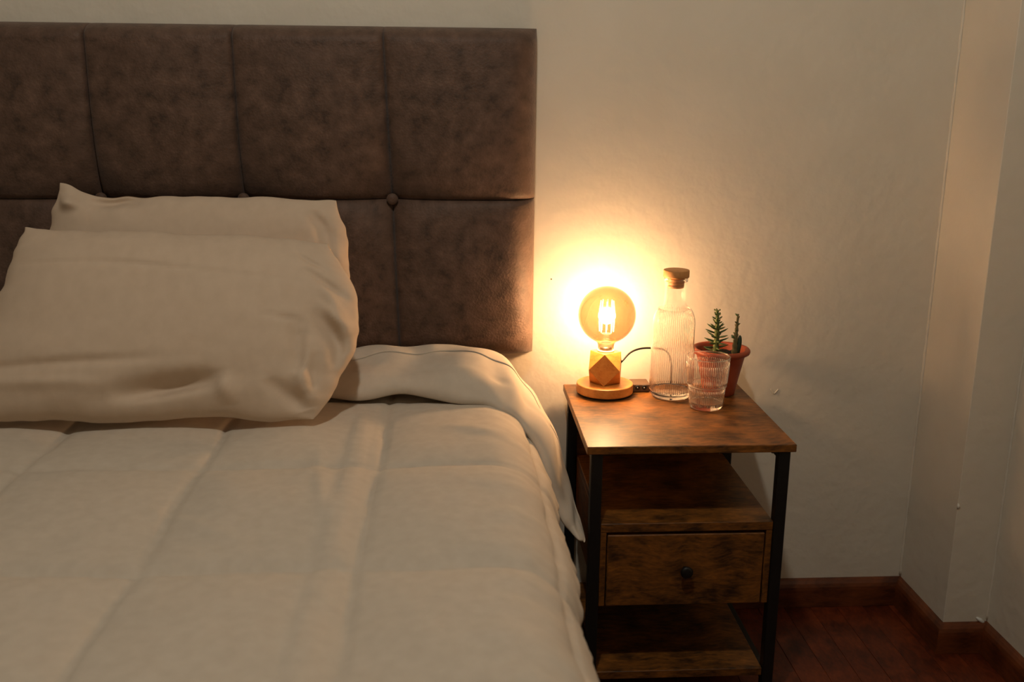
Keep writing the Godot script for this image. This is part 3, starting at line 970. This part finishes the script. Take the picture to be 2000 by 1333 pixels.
func build_carafe() -> void:
	var o := thing("carafe", "tall ribbed clear glass carafe with round wooden stopper", "carafe", Vector3(0.4755, TABLE_Y + 0.0003, 0.121))
	var outer := [Vector2(0.0, 0.0), Vector2(0.034, 0.0), Vector2(0.040, 0.0015), Vector2(0.0445, 0.007), Vector2(0.0462, 0.016)]
	for k in 10: outer.append(Vector2(0.0464, 0.022 + 0.0088 * k))
	outer.append_array([Vector2(0.0462, 0.108), Vector2(0.0450, 0.112), Vector2(0.0446, 0.118)])
	for k in 6: outer.append(Vector2(0.0444, 0.124 + 0.0085 * k))
	outer.append_array([Vector2(0.0436, 0.174), Vector2(0.0416, 0.182), Vector2(0.0382, 0.190), Vector2(0.0336, 0.197), Vector2(0.0288, 0.2015), Vector2(0.0252, 0.2055), Vector2(0.0238, 0.212), Vector2(0.0233, 0.225), Vector2(0.0233, 0.245), Vector2(0.0236, 0.252), Vector2(0.0255, 0.2545), Vector2(0.0262, 0.258), Vector2(0.0255, 0.2615), Vector2(0.0235, 0.2625)])
	part("glass_body", lathe(outer.slice(4), 96), materials.glass, o)
	var ribs := part("ribs", beads(outer.filter(func(q): return q.y > 0.012 and q.y < 0.199), 64, 0.0007), materials.solid_glass, o)
	ribs.set_meta("kind", "stuff")
	part("thick_base", lathe([Vector2(0.0, 0.0), Vector2(0.034, 0.0), Vector2(0.040, 0.0015), Vector2(0.0442, 0.007), Vector2(0.0456, 0.0155), Vector2(0.0440, 0.016), Vector2(0.0425, 0.0115), Vector2(0.037, 0.0085), Vector2(0.025, 0.0090), Vector2(0.0, 0.0115)], 96), materials.solid_glass, o)
	part("neck_lining", lathe([Vector2(0.0270, 0.2005), Vector2(0.0226, 0.2075), Vector2(0.0208, 0.214), Vector2(0.0205, 0.228), Vector2(0.0205, 0.2575)], 72), materials.glass, o)
	var lip := []
	for k in 17:
		var t := TAU * k / 16.0
		lip.append(Vector2(0.0240 + 0.0019 * cos(t), 0.2588 + 0.0036 * sin(t)))
	part("lip", lathe(lip, 72), materials.solid_glass, o)
	var stop := part("stopper", lathe([Vector2(0, 0.2640), Vector2(0.0262, 0.2640), Vector2(0.0274, 0.2650), Vector2(0.0276, 0.2665), Vector2(0.0276, 0.2785), Vector2(0.0270, 0.2798), Vector2(0.0258, 0.2802), Vector2(0.0, 0.2802)], 56), materials.stopper, o)
	part("plug", lathe([Vector2(0, 0.2415), Vector2(0.0165, 0.2415), Vector2(0.0172, 0.2428), Vector2(0.0178, 0.2475), Vector2(0.0168, 0.2485), Vector2(0.0178, 0.2495), Vector2(0.0182, 0.2555), Vector2(0.0172, 0.2565), Vector2(0.0182, 0.2575), Vector2(0.0184, 0.2639), Vector2(0, 0.2639)], 40), materials.stopper, stop)

func build_tumbler() -> void:
	var o := thing("tumbler", "short ribbed clear glass tumbler with a stepped waist", "glass", Vector3(0.5335, TABLE_Y + 0.0003, 0.203))
	var outer := [Vector2(0.0, 0.0), Vector2(0.031, 0.0), Vector2(0.0338, 0.001), Vector2(0.0350, 0.004)]
	for k in 6: outer.append(Vector2(0.0352 + 0.0005 * k, 0.008 + 0.0072 * k))
	outer.append_array([Vector2(0.0382, 0.0475), Vector2(0.0395, 0.0495), Vector2(0.0406, 0.0515), Vector2(0.0409, 0.054)])
	for k in 7: outer.append(Vector2(0.0412 + 0.0005 * k, 0.059 + 0.0065 * k))
	outer.append_array([Vector2(0.0449, 0.104), Vector2(0.0452, 0.109), Vector2(0.0448, 0.1112), Vector2(0.0440, 0.1118)])
	part("glass_body", lathe(outer.slice(3), 96), materials.glass, o)
	for lims in [[0.006, 0.0455], [0.053, 0.1005]]:
		var ribs := part("ribs", beads(outer.filter(func(q): return q.y > lims[0] and q.y < lims[1]), 64, 0.0007), materials.solid_glass, o)
		ribs.set_meta("kind", "stuff")
	part("thick_base", lathe([Vector2(0.0, 0.0), Vector2(0.031, 0.0), Vector2(0.0336, 0.001), Vector2(0.0347, 0.004), Vector2(0.0351, 0.0125), Vector2(0.0330, 0.0135), Vector2(0.028, 0.0118), Vector2(0.0, 0.0112)], 96), materials.solid_glass, o)
	for q in [[0.0444, 0.1108, 0.0010], [0.0398, 0.0500, 0.0013]]:
		var ring := []
		for k in 13:
			var t := TAU * k / 12.0
			ring.append(Vector2(q[0] + q[2] * cos(t), q[1] + q[2] * 1.2 * sin(t)))
		part("glass_ring", lathe(ring, 96), materials.solid_glass, o)

func build_pot() -> void:
	var o := thing("potted_succulent", "terracotta pot with two small upright succulents on the nightstand", "plant", Vector3(0.587, TABLE_Y, 0.1015))
	part("pot", lathe([Vector2(0, 0.0003), Vector2(0.033, 0.0003), Vector2(0.0345, 0.0015), Vector2(0.0352, 0.004), Vector2(0.041, 0.035), Vector2(0.0485, 0.070), Vector2(0.0520, 0.086), Vector2(0.0530, 0.090), Vector2(0.0585, 0.0915), Vector2(0.0622, 0.0940), Vector2(0.0634, 0.0975), Vector2(0.0630, 0.1010), Vector2(0.0605, 0.1035), Vector2(0.0565, 0.1042), Vector2(0.0535, 0.1025), Vector2(0.0515, 0.098), Vector2(0.0495, 0.085), Vector2(0.047, 0.075), Vector2(0.0, 0.075)], 72), materials.pot, o)
	var p := PackedVector3Array()
	for i in 15:
		for j in 49:
			var a := TAU * j / 48
			var r := 0.0498 * i / 14.0
			p.append(Vector3(r * cos(a), 0.0865 + 0.0055 * bumpy.get_noise_2d(60.0 * r * cos(a), 60.0 * r * sin(a)) + 0.003 * bumpy.get_noise_2d(220.0 * r * cos(a), 220.0 * r * sin(a)), r * sin(a)))
	part("soil", grid_mesh(p, 15, 49, true), materials.soil, o)
	# leafy stem
	var path := []
	var radii := []
	for k in 25:
		var t := k / 24.0
		path.append(Vector3(-0.0185 + 0.002 * sin(t * 3.0), 0.083 + 0.108 * t, 0.022 - 0.004 * t))
		radii.append(lerpf(0.0078, 0.0034, t) + 0.0005 * sin(k * 2.4))
	var stem := part("succulent_stem", tube(path, radii, 14), materials.stem, o)
	var rng := RandomNumberGenerator.new()
	rng.seed = 17
	for tier in 13:
		var t := 0.12 + 0.88 * tier / 12.0
		var c: Vector3 = path[int(t * 24)]
		var long := lerpf(0.027, 0.021, t / 0.65) if t < 0.65 else lerpf(0.014, 0.003, (t - 0.65) / 0.35)
		var count := 4
		for q in count:
			var a := TAU * q / count + tier * 0.8 + rng.randf_range(-0.2, 0.2)
			var d := Vector3(cos(a), 0, sin(a))
			var rise := lerpf(-0.1, 0.65, t) + rng.randf_range(-0.12, 0.12)
			var g := (d + Vector3(0, rise, 0)).normalized()
			var s0 := c + d * 0.004
			part("leaf", tube([s0, s0 + g * long * 0.35, s0 + g * long * 0.7 + Vector3(0, 0.0006, 0), s0 + g * long + Vector3(0, 0.0016, 0)], [0.0016, 0.0022 if t < 0.65 else 0.0016, 0.0017, 0.0004], 7), materials.leaf if t < 0.7 else materials.stem, stem)
	# knobbly dry stem with a thick dark pad
	path = []
	radii = []
	for k in 25:
		var t := k / 24.0
		path.append(Vector3(0.0255 + 0.005 * t, 0.083 + 0.098 * t, 0.014 - 0.004 * t))
		radii.append(lerpf(0.0068, 0.0020, t) * (1.0 + 0.16 * sin(k * 2.1)))
	var dry := part("succulent_stem", tube(path, radii, 12), materials.dry_stem, o)
	for tier in 13:
		var t := 0.35 + 0.63 * tier / 12.0
		var c: Vector3 = path[int(t * 24)]
		var a := tier * 2.4
		var d := Vector3(cos(a), 0.7, sin(a)).normalized()
		part("bud", tube([c, c + d * 0.004, c + d * 0.008], [0.0018, 0.0022, 0.0006], 6), materials.dry_stem if tier % 2 else materials.leaf, dry)
	for q in 3:
		var c: Vector3 = path[11]
		var d := Vector3(-1.0, 0.25 + 0.25 * q, 0.3 - 0.3 * q).normalized()
		part("leaf", tube([c, c + d * 0.007, c + d * 0.012], [0.002, 0.002, 0.0005], 6), materials.leaf, dry)
	part("succulent_pad", tube(spline([Vector3(0.030, 0.083, 0.010), Vector3(0.033, 0.098, 0.009), Vector3(0.037, 0.117, 0.008), Vector3(0.0385, 0.133, 0.0075)], 5), [0.0062, 0.0066, 0.007, 0.0072, 0.0073, 0.0073, 0.0072, 0.007, 0.0068, 0.0065, 0.0061, 0.0056, 0.005, 0.0042, 0.003, 0.001], 12), materials.dark_pad, o)
